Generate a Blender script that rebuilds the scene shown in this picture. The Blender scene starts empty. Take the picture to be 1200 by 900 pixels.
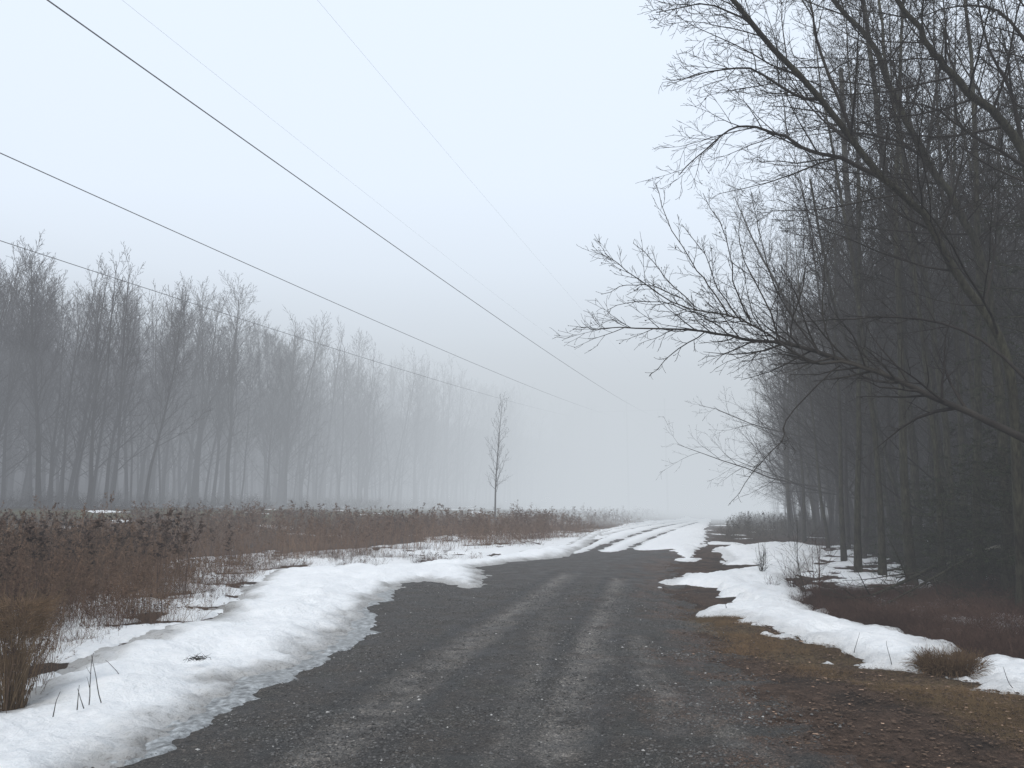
import bpy, math, random
import numpy as np
R = math.radians
random.seed(11); rng = np.random.default_rng(11)
S = bpy.context.scene
COL = S.collection

# ------------------------------------------------------------------ camera geometry (photo 1200x900)
F, HOR, EYE = 902.0, 595.0, 1.6
PITCH = math.atan((HOR-450)/F); cp, sp_ = math.cos(PITCH), math.sin(PITCH)
def ray(px, py):
    u = (px-600)/F; v = (450-py)/F
    return (u, cp-v*sp_, sp_+v*cp)
def P(px, py, Y):
    r = ray(px, py); k = Y/r[1]
    return (r[0]*k, Y, EYE+r[2]*k)
def G(px, py, z=0.0):
    r = ray(px, py); k = (z-EYE)/r[2]
    return (r[0]*k, r[1]*k)

cam = bpy.data.cameras.new('camera'); co = bpy.data.objects.new('camera', cam); COL.objects.link(co)
cam.sensor_width = 36; cam.lens = 36*F/1200; cam.clip_start = .05; cam.clip_end = 3000
co.location = (0, 0, EYE); co.rotation_euler = (R(90)+PITCH, 0, 0); S.camera = co

# ------------------------------------------------------------------ helpers
def tag(o, label=None, cat=None, group=None, kind=None):
    for k, v in (('label', label), ('category', cat), ('group', group), ('kind', kind)):
        if v: o[k] = v
    return o
def empty(name, loc, rz=0):
    o = bpy.data.objects.new(name, None); COL.objects.link(o); o.location = loc; o.rotation_euler = (0, 0, rz)
    o.empty_display_size = .2
    return o
def mesh_np(name, V, faces_list, mat, parent=None, smooth=True, colors=None, attrs=None):
    """faces_list: list of (n,k) int arrays"""
    V = np.asarray(V, dtype=np.float32)
    me = bpy.data.meshes.new(name)
    me.vertices.add(len(V)); me.vertices.foreach_set('co', V.ravel())
    loops = []; starts = []; tot = 0
    for f in faces_list:
        f = np.asarray(f, dtype=np.int32)
        if not len(f): continue
        k = f.shape[1]
        starts.append(np.arange(len(f), dtype=np.int32)*k+tot); loops.append(f.ravel()); tot += f.size
    loops = np.concatenate(loops); starts = np.concatenate(starts)
    me.loops.add(len(loops)); me.loops.foreach_set('vertex_index', loops)
    me.polygons.add(len(starts)); me.polygons.foreach_set('loop_start', starts)
    me.polygons.foreach_set('use_smooth', np.full(len(starts), smooth, dtype=bool))
    if colors is not None:
        a = me.color_attributes.new('tint', 'FLOAT_COLOR', 'POINT')
        c = np.ones((len(V), 4), dtype=np.float32); c[:, :3] = colors
        a.data.foreach_set('color', c.ravel())
    if attrs:
        for k, v in attrs.items():
            a = me.attributes.new(k, 'FLOAT', 'POINT'); a.data.foreach_set('value', np.asarray(v, dtype=np.float32))
    me.update(calc_edges=True)
    me.materials.append(mat)
    o = bpy.data.objects.new(name, me); COL.objects.link(o)
    if parent is not None: o.parent = parent
    return o

# numpy value noise
_T = rng.random((256, 256)).astype(np.float64)
def vnoise(x, y):
    xi = np.floor(x).astype(np.int64); yi = np.floor(y).astype(np.int64)
    fx = x-xi; fy = y-yi; fx = fx*fx*(3-2*fx); fy = fy*fy*(3-2*fy)
    a = _T[xi & 255, yi & 255]; b = _T[(xi+1) & 255, yi & 255]; c = _T[xi & 255, (yi+1) & 255]; d = _T[(xi+1) & 255, (yi+1) & 255]
    return a+(b-a)*fx+(c-a)*fy+(a-b-c+d)*fx*fy
def fbm(x, y, sc, oc=4, seed=0):
    x = np.asarray(x)*sc+seed*17.3; y = np.asarray(y)*sc+seed*9.7; s = 0; a = .5; t = 0
    for i in range(oc):
        s = s+a*vnoise(x, y); t += a; a *= .5
        x, y = x*1.62-y*1.18+5.1, x*1.18+y*1.62+3.3
    return s/t
def sstep(a, b, x):
    t = np.clip((x-a)/(b-a), 0, 1); return t*t*(3-2*t)
def sdist(x, y, poly):
    """signed distance, positive inside"""
    x = np.asarray(x, dtype=float); y = np.asarray(y, dtype=float)
    d = np.full(x.shape, 1e18); ins = np.zeros(x.shape, dtype=bool)
    n = len(poly)
    for i in range(n):
        ax, ay = poly[i]; bx, by = poly[(i+1) % n]
        ex, ey = bx-ax, by-ay; L = ex*ex+ey*ey+1e-12
        t = np.clip(((x-ax)*ex+(y-ay)*ey)/L, 0, 1)
        d = np.minimum(d, (x-ax-t*ex)**2+(y-ay-t*ey)**2)
        c = ((ay > y) != (by > y)) & (x < (bx-ax)*(y-ay)/((by-ay) if by != ay else 1e-12)+ax)
        ins ^= c
    return np.where(ins, 1, -1)*np.sqrt(d)
def ldist(x, y, line):
    d = np.full(np.shape(x), 1e18)
    for i in range(len(line)-1):
        ax, ay = line[i]; bx, by = line[i+1]; ex, ey = bx-ax, by-ay; L = ex*ex+ey*ey
        t = np.clip(((x-ax)*ex+(y-ay)*ey)/L, 0, 1)
        d = np.minimum(d, (x-ax-t*ex)**2+(y-ay-t*ey)**2)
    return np.sqrt(d)
def GP(pts): return [G(*p) for p in pts]

# ------------------------------------------------------------------ materials
def newmat(name):
    m = bpy.data.materials.new(name); m.use_nodes = True
    nt = m.node_tree; b = nt.nodes['Principled BSDF']
    return m, nt, b
def nd(nt, t, **kw):
    n = nt.nodes.new(t)
    for k, v in kw.items():
        if hasattr(n, k): setattr(n, k, v)
    return n
def noise(nt, scale, detail=4, rough=.6, vec=None):
    n = nt.nodes.new('ShaderNodeTexNoise'); n.inputs['Scale'].default_value = scale
    n.inputs['Detail'].default_value = detail; n.inputs['Roughness'].default_value = rough
    if vec: nt.links.new(vec, n.inputs['Vector'])
    return n
def ramp(nt, src, stops):
    r = nt.nodes.new('ShaderNodeValToRGB'); e = r.color_ramp.elements
    while len(e) < len(stops): e.new(.5)
    for i, (p, c) in enumerate(stops):
        e[i].position = p; e[i].color = (*c, 1) if len(c) == 3 else c
    nt.links.new(src, r.inputs[0]); return r
def mix(nt, mode, fac, a, b):
    m = nt.nodes.new('ShaderNodeMix'); m.data_type = 'RGBA'; m.blend_type = mode
    for i, v in ((0, fac), (6, a), (7, b)):
        if hasattr(v, 'is_linked'): nt.links.new(v, m.inputs[i])
        elif isinstance(v, (int, float)): m.inputs[i].default_value = v
        else: m.inputs[i].default_value = (*v, 1)
    return m.outputs[2]
def bump(nt, h, strength, dist, b):
    n = nt.nodes.new('ShaderNodeBump'); n.inputs['Strength'].default_value = strength; n.inputs['Distance'].default_value = dist
    nt.links.new(h, n.inputs['Height']); nt.links.new(n.outputs[0], b.inputs['Normal']); return n
def pos(nt):
    g = nt.nodes.new('ShaderNodeNewGeometry'); return g.outputs['Position']

def mat_tinted(name, rough=.95, nscale=40, amp=.5, bstr=0, bdist=.01, spec=.2, nscale2=None):
    m, nt, b = newmat(name)
    at = nt.nodes.new('ShaderNodeAttribute'); at.attribute_name = 'tint'
    n = noise(nt, nscale, 5, .7, pos(nt))
    r = ramp(nt, n.outputs[0], [(.25, (1-amp,)*3), (.75, (1+amp,)*3)])
    c = mix(nt, 'MULTIPLY', 1.0, at.outputs[0], r.outputs[0])
    if nscale2:
        n2 = noise(nt, nscale2, 3, .6, pos(nt))
        r2 = ramp(nt, n2.outputs[0], [(.3, (.62, .62, .62)), (.7, (1.3, 1.3, 1.3))])
        c = mix(nt, 'MULTIPLY', 1.0, c, r2.outputs[0])
    nt.links.new(c, b.inputs['Base Color']); b.inputs['Roughness'].default_value = rough
    b.inputs['Specular IOR Level'].default_value = spec
    if bstr: bump(nt, n.outputs[0], bstr, bdist, b)
    return m
M_ground = mat_tinted('soil_and_litter', .95, 38, .65, .9, .03, .15, 6)
M_plant = mat_tinted('dry_plant', .9, 12, .3, spec=.1)

def mk_road():
    m, nt, b = newmat('gravel')
    at = nt.nodes.new('ShaderNodeAttribute'); at.attribute_name = 'tint'
    p = pos(nt)
    v = nt.nodes.new('ShaderNodeTexVoronoi'); v.inputs['Scale'].default_value = 48; nt.links.new(p, v.inputs['Vector'])
    n = noise(nt, 70, 6, .75, p)
    r = ramp(nt, n.outputs[0], [(.36, (.22, .22, .22)), (.52, (.95, .95, .95)), (.66, (2.6, 2.55, 2.5))])
    bw = nt.nodes.new('ShaderNodeSeparateColor'); nt.links.new(v.outputs['Color'], bw.inputs[0])
    r1 = ramp(nt, bw.outputs[0], [(.0, (.6, .6, .6)), (.7, (1.05, 1.05, 1.05)), (.94, (1.5, 1.5, 1.5)), (1, (2.6, 2.6, 2.6))])
    n2 = noise(nt, 2.2, 5, .65, p)
    r2 = ramp(nt, n2.outputs[0], [(.3, (.68, .68, .68)), (.7, (1.3, 1.3, 1.28))])
    c = mix(nt, 'MULTIPLY', 1.0, at.outputs[0], r.outputs[0])
    c = mix(nt, 'MULTIPLY', .8, c, r1.outputs[0])
    c = mix(nt, 'MULTIPLY', 1.0, c, r2.outputs[0])
    nt.links.new(c, b.inputs['Base Color'])
    rr = ramp(nt, n2.outputs[0], [(.35, (.55, .55, .55)), (.65, (.85, .85, .85))])
    nt.links.new(rr.outputs[0], b.inputs['Roughness']); b.inputs['Specular IOR Level'].default_value = .3
    h = mix(nt, 'ADD', .5, n.outputs[0], v.outputs['Distance'])
    bump(nt, h, .8, .02, b)
    return m
M_road = mk_road()

def mk_snow():
    m, nt, b = newmat('old_snow')
    p = pos(nt)
    at = nt.nodes.new('ShaderNodeAttribute'); at.attribute_name = 'dirt'
    n = noise(nt, 9, 6, .7, p)
    n3 = noise(nt, 120, 3, .7, p)
    cold = ramp(nt, n.outputs[0], [(.3, (.84, .865, .88)), (.55, (.92, .93, .935)), (.8, (.94, .945, .95))])
    sp = ramp(nt, n3.outputs[0], [(.66, (1, 1, 1)), (.73, (.45, .4, .36))])
    c = mix(nt, 'MULTIPLY', .6, cold.outputs[0], sp.outputs[0])
    dn = noise(nt, 22, 6, .75, p)
    mth = nt.nodes.new('ShaderNodeMath'); mth.operation = 'MULTIPLY_ADD'; mth.use_clamp = True
    nt.links.new(dn.outputs[0], mth.inputs[0]); mth.inputs[1].default_value = 3.0; mth.inputs[2].default_value = -1.6
    ad = nt.nodes.new('ShaderNodeMath'); ad.operation = 'ADD'; ad.use_clamp = True
    m2 = nt.nodes.new('ShaderNodeMath'); m2.operation = 'MULTIPLY'
    nt.links.new(at.outputs['Fac'], m2.inputs[0]); m2.inputs[1].default_value = .75
    nt.links.new(mth.outputs[0], ad.inputs[0]); nt.links.new(m2.outputs[0], ad.inputs[1])
    m3 = nt.nodes.new('ShaderNodeMath'); m3.operation = 'MULTIPLY'
    nt.links.new(ad.outputs[0], m3.inputs[0]); nt.links.new(at.outputs['Fac'], m3.inputs[1])
    c = mix(nt, 'MIX', m3.outputs[0], c, (.24, .23, .215))
    nt.links.new(c, b.inputs['Base Color']); b.inputs['Roughness'].default_value = .6
    b.inputs['Specular IOR Level'].default_value = .25
    b.inputs['Subsurface Weight'].default_value = 0.0
    bn = noise(nt, 16, 8, .7, p)
    bump(nt, bn.outputs[0], .8, .07, b)
    return m
M_snow = mk_snow()
def mk_ice():
    m, nt, b = newmat('grey_ice')
    p = pos(nt)
    n = noise(nt, 14, 6, .7, p)
    c = ramp(nt, n.outputs[0], [(.36, (.05, .05, .05)), (.5, (.2, .21, .21)), (.66, (.46, .48, .49))])
    nt.links.new(c.outputs[0], b.inputs['Base Color']); b.inputs['Roughness'].default_value = .28
    bump(nt, n.outputs[0], .35, .02, b)
    return m
M_ice = mk_ice()
def mk_bark(name, a, b_, sc=14):
    m, nt, b = newmat(name)
    tc = nt.nodes.new('ShaderNodeTexCoord'); mp = nt.nodes.new('ShaderNodeMapping'); mp.inputs['Scale'].default_value = (1, 1, .25)
    nt.links.new(tc.outputs['Object'], mp.inputs[0])
    n = noise(nt, sc, 5, .7, mp.outputs[0])
    r = ramp(nt, n.outputs[0], [(.3, a), (.7, b_)])
    n2 = noise(nt, 1.3, 3, .6, tc.outputs['Object'])
    r2 = ramp(nt, n2.outputs[0], [(.35, (.7, .7, .7)), (.65, (1.2, 1.25, 1.1))])
    c = mix(nt, 'MULTIPLY', 1, r.outputs[0], r2.outputs[0])
    nt.links.new(c, b.inputs['Base Color']); b.inputs['Roughness'].default_value = .9; b.inputs['Specular IOR Level'].default_value = .15
    bump(nt, n.outputs[0], .6, .02, b)
    return m
M_bark = mk_bark('bark', (.012, .011, .009), (.066, .062, .048), 22)
M_barkg = mk_bark('grey_bark', (.028, .026, .026), (.07, .066, .064))
M_twig = mk_bark('twig_bark', (.020, .017, .016), (.042, .036, .034), 5)
M_twigg = mk_bark('grey_twig', (.028, .024, .026), (.06, .054, .056), 5)
M_birch = mk_bark('pale_bark', (.10, .09, .08), (.30, .28, .26), 6)
M_redtwig = mk_bark('red_twig', (.045, .022, .018), (.08, .045, .038), 5)
def flat(name, c, rough=.8, metal=0):
    m, nt, b = newmat(name)
    n = noise(nt, 20, 4, .6, pos(nt)); r = ramp(nt, n.outputs[0], [(.3, tuple(x*.75 for x in c)), (.7, tuple(x*1.25 for x in c))])
    nt.links.new(r.outputs[0], b.inputs['Base Color']); b.inputs['Roughness'].default_value = rough; b.inputs['Metallic'].default_value = metal
    return m
M_wire = flat('wire_metal', (.20, .20, .205), .6)
M_pole = flat('pole_wood', (.05, .042, .036), .9)
M_ins = flat('insulator_glaze', (.08, .06, .05), .3)
M_needle = mat_tinted('needles', .85, 10, .35, spec=.15)

# ------------------------------------------------------------------ terrain
LD = (math.sin(R(28)), math.cos(R(28))); LP = (-32.0, 48.0)
RD = (math.sin(R(16.6)), math.cos(R(16.6))); RP = (7.6, 12.0)
def s_left(x, y): return -((x-LP[0])*LD[1]-(y-LP[1])*LD[0])      # >0 inside the left wood
def s_right(x, y): return (x-RP[0])*RD[1]-(y-RP[1])*RD[0]        # >0 inside the right wood

POLY_ROAD = [(-3.4, -8), (-3.3, 3)]+GP([(60, 900), (250, 790), (400, 730), (450, 690), (500, 668), (640, 648), (700, 632), (752, 617), (790, 608.5)]) + \
    GP([(828, 608.5), (838, 625), (826, 640), (790, 655), (783, 675), (800, 700), (835, 750), (880, 800), (950, 860), (1000, 900)])+[(2.6, 3), (3, -8)]
POLY_BANK = GP([(-420, 900), (-300, 985), (60, 985), (150, 893), (205, 862), (250, 838), (285, 800), (330, 788), (375, 765), (405, 742), (432, 722), (440, 708), (468, 690), (495, 682), (520, 684), (548, 692), (566, 688), (570, 676),
    (556, 664), (585, 661), (640, 656), (668, 652), (683, 642), (700, 630), (728, 620.5), (768, 614), (806, 610.3), (800, 609.3), (765, 611.5), (728, 616), (697, 623.5), (662, 638), (640, 645), (560, 655), (480, 660), (400, 665), (318, 672), (280, 702), (252, 735), (180, 752), (95, 780), (40, 802), (0, 826), (-120, 838)])
POLY_ICE = GP([(-300, 1100), (120, 960), (160, 905), (240, 868), (300, 822), (352, 797), (400, 768), (445, 742), (449, 716), (470, 700), (470, 684), (400, 700), (300, 760), (100, 900), (-300, 980)])
POLY_RSNOW = GP([(782, 684), (800, 676), (822, 668), (848, 662), (862, 655), (840, 646), (870, 641), (930, 637), (960, 645), (945, 668), (905, 678), (925, 692), (945, 712), (1000, 728), (1045, 741), (1080, 749), (1090, 764),
    (1082, 780), (1048, 776), (1010, 765), (968, 748), (920, 738), (880, 722), (850, 712), (822, 714), (830, 702), (806, 692)])
POLY_RSNOW2 = GP([(1132, 788), (1146, 770), (1170, 768), (1200, 776), (1300, 790), (1380, 830), (1300, 830), (1210, 808), (1165, 802)])
POLY_FARSNOW = GP([(640, 652), (668, 652), (700, 648), (760, 645), (786, 645), (800, 658), (818, 655), (815, 647), (826, 636), (826, 622), (832, 609.5), (806, 608), (768, 612), (728, 617.5), (697, 626), (670, 640)])
RUTS = [GP([(640, 660), (670, 647), (692, 635.5), (710, 628), (742, 619.5), (783, 613), (812, 609)]), GP([(680, 655), (697, 645), (718, 636), (742, 627.5), (773, 618), (805, 612), (820, 609.5)]),
        GP([(728, 652), (742, 641), (756, 634), (773, 627), (799, 617.5), (818, 612)])]
TRACKS = [(GP([(300, 960), (370, 890), (480, 800), (560, 745), (620, 705), (665, 672)]), .17, 1.1), (GP([(625, 960), (650, 870), (670, 800), (692, 745), (712, 705), (724, 678)]), .13, 1.3),
          (GP([(600, 900), (620, 830), (640, 770), (640, 715), (650, 690)]), .12, .35), (GP([(900, 900), (820, 840), (760, 790), (700, 770)]), .12, .55), (GP([(790, 860), (770, 800), (745, 745)]), .12, .5), (GP([(330, 960), (410, 890), (510, 800), (585, 745), (640, 705), (680, 672)]), .10, .35), (GP([(665, 960), (684, 870), (698, 800), (714, 745), (728, 705), (736, 678)]), .09, .35), (GP([(560, 930), (590, 860), (618, 790), (630, 740)]), .1, .3)]
def height(x, y):
    sl = s_left(x, y); sr = s_right(x, y)
    z = 1.35*sstep(-24, -7, sl)+.05*np.clip(sl+4, 0, 200)+.20*np.clip(sl-7, 0, 70)  # last term is an added ridge blocking bright sky behind the trunks
    z = z+.12*sstep(-2, 6, sr)+.035*np.clip(sr, 0, 60)+.14*np.clip(sr-10, 0, 70)  # last term raises the ground likewise, against the glow between right-hand trunks
    road = sstep(.0, 1.5, sdist(x, y, POLY_ROAD))
    z = z+(fbm(x, y, .25, 3, 1)-.5)*.30*(1-road)*sstep(4, 9, np.hypot(x, y))
    z = z+(fbm(x, y, 1.6, 3, 2)-.5)*(.06-.035*road)
    z = z+(fbm(x, y, 9, 2, 3)-.5)*.018
    for ln, w, a in TRACKS[:2]: z = z-.018*a*np.exp(-(ldist(x, y, ln)/.22)**2)
    return z

ang = np.concatenate([np.arange(-180, -45, 1.5), np.arange(-45, 45, .16), np.arange(45, 180.1, 1.5)])*math.pi/180
rad = [.0]; r_ = .6
while r_ < 900:
    rad.append(r_); r_ *= 1.0062 if r_ < 14 else (1.0085 if r_ < 90 else 1.05)
rad = np.array(rad)
AA, RR = np.meshgrid(ang, rad)
GX = (RR*np.sin(AA)).ravel(); GY = (RR*np.cos(AA)).ravel()
nr, na = AA.shape
idx = np.arange(nr*na).reshape(nr, na)
QF = np.stack([idx[:-1, :-1], idx[:-1, 1:], idx[1:, 1:], idx[1:, :-1]], -1).reshape(-1, 4)[:, ::-1]
GZ = height(GX, GY)
def interp_height(x, y): return height(np.asarray(x, float), np.asarray(y, float))
def h1(x, y): return float(height(np.array([x]), np.array([y]))[0])

def sheet(name, off, keep, mat, colors=None, attrs=None):
    ok = keep[QF].any(1); f = QF[ok]
    used = np.zeros(len(GX), bool); used[f.ravel()] = True
    remap = np.cumsum(used)-1
    V = np.stack([GX, GY, GZ+off], 1)[used]
    return mesh_np(name, V, [remap[f]], mat, colors=None if colors is None else colors[used],
                   attrs=None if attrs is None else {k: v[used] for k, v in attrs.items()})
def lerp(a, b, t): return a+(b-a)*t[:, None]
C = lambda *c: np.array(c)
sdr = sdist(GX, GY, POLY_ROAD)
SL = s_left(GX, GY); SR = s_right(GX, GY)
n1 = fbm(GX, GY, .9, 5, 4); n2 = fbm(GX, GY, 3.0, 5, 5); n3 = fbm(GX, GY, .3, 4, 6)
# ground colours: brown soil, olive verge grass, dark litter
POLY_VERGE = GP([(800, 712), (850, 715), (960, 755), (1060, 785), (1200, 815), (1400, 850), (1400, 900), (1200, 868), (1080, 825), (980, 790), (890, 760), (820, 735)])
col = np.tile(C(.066, .043, .031), (len(GX), 1))
col = lerp(col, C(.020, .016, .013), sstep(.4, .7, n2)*.7)
vg = sstep(-.25, .15, sdist(GX, GY, POLY_VERGE)+(n2-.5)*.7)
col = lerp(col, C(.100, .070, .038), vg*sstep(.3, .6, n1)*.9)
col = lerp(col, C(.070, .052, .030), vg*sstep(.5, .65, n2)*.5)
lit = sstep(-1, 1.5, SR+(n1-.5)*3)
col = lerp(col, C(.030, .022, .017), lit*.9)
fld = sstep(0, -2, s_right(GX, GY)+6)*sstep(-.5, -2., sdr)*(GX < 0)
col = lerp(col, C(.05, .036, .028), fld)
gs = sstep(-22, -17, SL)*sstep(1, -3, SL)
col = lerp(col, C(.085, .086, .050), gs*sstep(.3, .5, n3))
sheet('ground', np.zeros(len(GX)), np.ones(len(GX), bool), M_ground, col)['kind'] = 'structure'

# gravel road
edge = sdr+(n2-.5)*1.3+(n1-.5)*.6+(fbm(GX, GY, 12, 3, 51)-.5)*.5
roff = np.clip(.010+edge*.12, -.06, .014)
rc = np.tile(C(.049, .0425, .037), (len(GX), 1))
rc = lerp(rc, col*1.1, sstep(1.1, .15, sdr+(n1-.5)*2.0+(n2-.5)*1.2)*(GX > 0))
rc = lerp(rc, col*1.05, (GX > .6)*sstep(.56, .64, fbm(GX, GY, .8, 5, 50))*sstep(2.6, .8, sdr)*.8)
rc = lerp(rc, C(.044, .043, .038), sstep(.5, .7, n2)*.6)
for ln, w, a in TRACKS:
    d = ldist(GX, GY, ln)
    rc = lerp(rc, C(.165, .150, .135), np.clip(np.exp(-(d/(w*1.0))**2)*sstep(.30, .60, n2*.5+fbm(GX, GY, 7, 4, 8)*.5)*a*.85, 0, 1))
    rc = lerp(rc, C(.030, .030, .030), np.clip(np.exp(-((d-w*2.1)/(w*.6))**2)*.5*a, 0, .6))
sheet('gravel_road', roff, roff > -.05, M_road, rc)['kind'] = 'structure'

# snow
def bank(sd, T, w, nz): 
    e = sd+nz
    return np.where(e > 0, T*(1-np.exp(-np.clip(e, 0, 50)/w)), e*.35)
edgen = (fbm(GX, GY, 2.2, 5, 9)-.5)
far = np.hypot(GX, GY)
sdb = sdist(GX, GY, POLY_BANK)
lump = (fbm(GX, GY, 1.1, 4, 12)-.5)
tb = bank(sdb, .15, .5, edgen*.6+(fbm(GX, GY, 7, 5, 10)-.5)*.34)+lump*.22*sstep(0, .8, sdb)+(fbm(GX, GY, 3.5, 5, 13)-.5)*.085*sstep(0, .3, sdb)
ruts = np.zeros(len(GX))
for i, ln in enumerate(RUTS): ruts = np.maximum(ruts, np.exp(-(ldist(GX, GY, ln)/(.36+.16*i%.3))**2)*(.75+.6*fbm(GX, GY, .35, 4, 61+i)))
sdf = sdist(GX, GY, POLY_FARSNOW)
tf = bank(sdf, .09, .3, edgen*.9)+lump*.03-ruts*(.10+.05*(n2-.5))
sdrs = np.maximum(sdist(GX, GY, POLY_RSNOW), sdist(GX, GY, POLY_RSNOW2))
tr = bank(sdrs, .13, .35, .14+edgen*.8+(fbm(GX, GY, 6, 5, 11)-.5)*.55)+(fbm(GX, GY, 2.6, 5, 14)-.5)*.16*sstep(-.1, .4, sdrs)
holes = np.exp(-(((GX-G(825, 665)[0])/1.1)**2+((GY-G(825, 665)[1])/1.5)**2))
tr = tr-.25*holes-.30*sstep(.60, .68, fbm(GX*.5, GY, .9, 4, 15))*sstep(12, 15, GY)
# thin patches among the weeds, beside the road far off, inside the woods
POLY_FP = GP([(-500, 860), (-200, 835), (0, 826), (95, 782), (252, 737), (318, 676), (480, 664), (640, 650), (716, 628), (660, 622), (560, 622), (470, 640), (300, 650), (120, 662), (0, 700), (-500, 740)])
tp1 = -.10+.16*sstep(-.8, .6, sdist(GX, GY, POLY_FP))*1.0-.10*sstep(.45, .66, fbm(GX, GY, 1.5, 6, 16))+(fbm(GX, GY, 14, 3, 52)-.5)*.05
tp1 = np.where(sdist(GX, GY, POLY_FP) < -1, -.1, tp1)
tp2 = (fbm(GX*.6, GY*.6, .5, 4, 17)-.55)*.5-.10*(1-sstep(-1, 3, SL))-.1*sstep(8, 16, SL)
POLY_RP = GP([(930, 640), (1000, 640), (1040, 650), (1100, 690), (1150, 700), (1300, 712), (1300, 770), (1100, 730), (1000, 700), (940, 690)])
tp3 = (fbm(GX, GY, 1.3, 4, 18)-.52)*.4-.3*(1-sstep(-.6, .4, sdist(GX, GY, POLY_RP)))+.03*(GX < G(1035, 690)[0])
tp4 = (fbm(GX, GY, .6, 4, 19)-.60)*.4-.3*(1-sstep(1, 3, SR))-.3*sstep(14, 20, SR)
dirt = np.clip(sstep(.75, .05, sdb+edgen*.6), 0, 1)+.12*sstep(.55, .7, n2)
# each body of snow keeps its own object
def snow(name, t, dd):
    t = np.clip(t, -.06, .5)
    o = sheet(name, t+.016, t > -.055, M_snow, attrs={'dirt': dd}); o['kind'] = 'structure'; return o
snow('snow_bank', tb, dirt)
snow('snow_covered_road', np.where(sdb > .25, -.06, tf), np.clip(ruts*.9+sstep(.2, 0, sdf)*.5, 0, 1)*.9)
snow('verge_snow', tr, np.clip(sstep(.35, 0, sdrs)*.8, 0, 1)*.8)
tpp = np.maximum(np.maximum(tp1, tp2), np.maximum(tp3, tp4))
snow('snow_patches', np.where((sdb > .2) | (sdrs > .2) | (sdr > -.1) & (GY < 40), -.06, np.clip(tpp, -.06, .035)), np.full(len(GX), .35))
sdi = sdist(GX, GY, POLY_ICE)
ti = np.clip((sdi-.13+edgen*.55+(fbm(GX, GY, 6, 3, 20)-.5)*.14)*.25, -.06, .012)
sheet('ice', ti+.019, ti > -.05, M_ice)['kind'] = 'structure'

# ------------------------------------------------------------------ tubes
def tubes(branches, sides_of):
    """branches: list of (pts, radii, level) -> V, [quads]"""
    groups = {}
    for b in branches: groups.setdefault((len(b[0]), sides_of(b[2])), []).append(b)
    Vs, Fs, base = [], [], 0
    for (n, k), bs in groups.items():
        Pn = np.array([b[0] for b in bs], dtype=np.float64); Rr = np.array([b[1] for b in bs], dtype=np.float64)
        T = np.gradient(Pn, axis=1); T /= np.linalg.norm(T, axis=2, keepdims=True)+1e-9
        ref = np.where(np.abs(T[:, :1, 2:3]) > .8, np.array([1., 0, 0]), np.array([0, 0, 1.]))
        U = np.cross(np.broadcast_to(ref, T.shape), T); U /= np.linalg.norm(U, axis=2, keepdims=True)+1e-9
        W = np.cross(T, U)
        a = np.arange(k)*2*math.pi/k
        ring = Pn[:, :, None, :]+Rr[:, :, None, None]*(np.cos(a)[None, None, :, None]*U[:, :, None, :]+np.sin(a)[None, None, :, None]*W[:, :, None, :])
        B = len(bs); Vs.append(ring.reshape(-1, 3))
        I = (np.arange(B*n*k)+base).reshape(B, n, k); J = np.roll(I, -1, axis=2)
        Fs.append(np.stack([I[:, :-1], J[:, :-1], J[:, 1:], I[:, 1:]], -1).reshape(-1, 4)); base += B*n*k
    return np.concatenate(Vs), [np.concatenate(Fs)]
def nrm(v):
    l = math.sqrt(v[0]*v[0]+v[1]*v[1]+v[2]*v[2])+1e-12; return (v[0]/l, v[1]/l, v[2]/l)
def deflect(d, ang_, az):
    a = (0, 0, 1) if abs(d[2]) < .9 else (1, 0, 0)
    u = nrm((d[1]*a[2]-d[2]*a[1], d[2]*a[0]-d[0]*a[2], d[0]*a[1]-d[1]*a[0]))
    w = (d[1]*u[2]-d[2]*u[1], d[2]*u[0]-d[0]*u[2], d[0]*u[1]-d[1]*u[0])
    c, s = math.cos(ang_), math.sin(ang_); ca, sa = math.cos(az)*s, math.sin(az)*s
    return nrm(tuple(d[i]*c+u[i]*ca+w[i]*sa for i in range(3)))
def curve(p, d, L, r, n, wander, trop, rnd, tip=.18):
    pts = [p]; rr = [r]; st = L/n
    for i in range(n):
        d = nrm((d[0]+rnd.gauss(0, wander), d[1]+rnd.gauss(0, wander), d[2]+rnd.gauss(0, wander)+trop))
        p = (p[0]+d[0]*st, p[1]+d[1]*st, p[2]+d[2]*st); pts.append(p); rr.append(r*(1-(1-tip)*(i+1)/n))
    return pts, rr
def at_t(pts, rr, t):
    f = t*(len(pts)-1); i = min(int(f), len(pts)-2); f -= i; a, b = pts[i], pts[i+1]
    return tuple(a[k]+(b[k]-a[k])*f for k in range(3)), nrm(tuple(b[k]-a[k] for k in range(3))), rr[i]+(rr[i+1]-rr[i])*f
class Prm:
    def __init__(s, **k):
        s.nch = (16, 8, 6, 3); s.seg = (12, 7, 5, 4, 3); s.ang = (48, 45, 42, 40); s.ratio = (.42, .5, .5, .5); s.t0 = (.35, .15, .15, .2)
        s.trop = (.02, .05, .03, .01, 0); s.wander = (.05, .09, .12, .15, .18); s.rr = (.32, .5, .55, .6); s.rmin = .003; s.maxlvl = 4
        s.__dict__.update(k)
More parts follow.
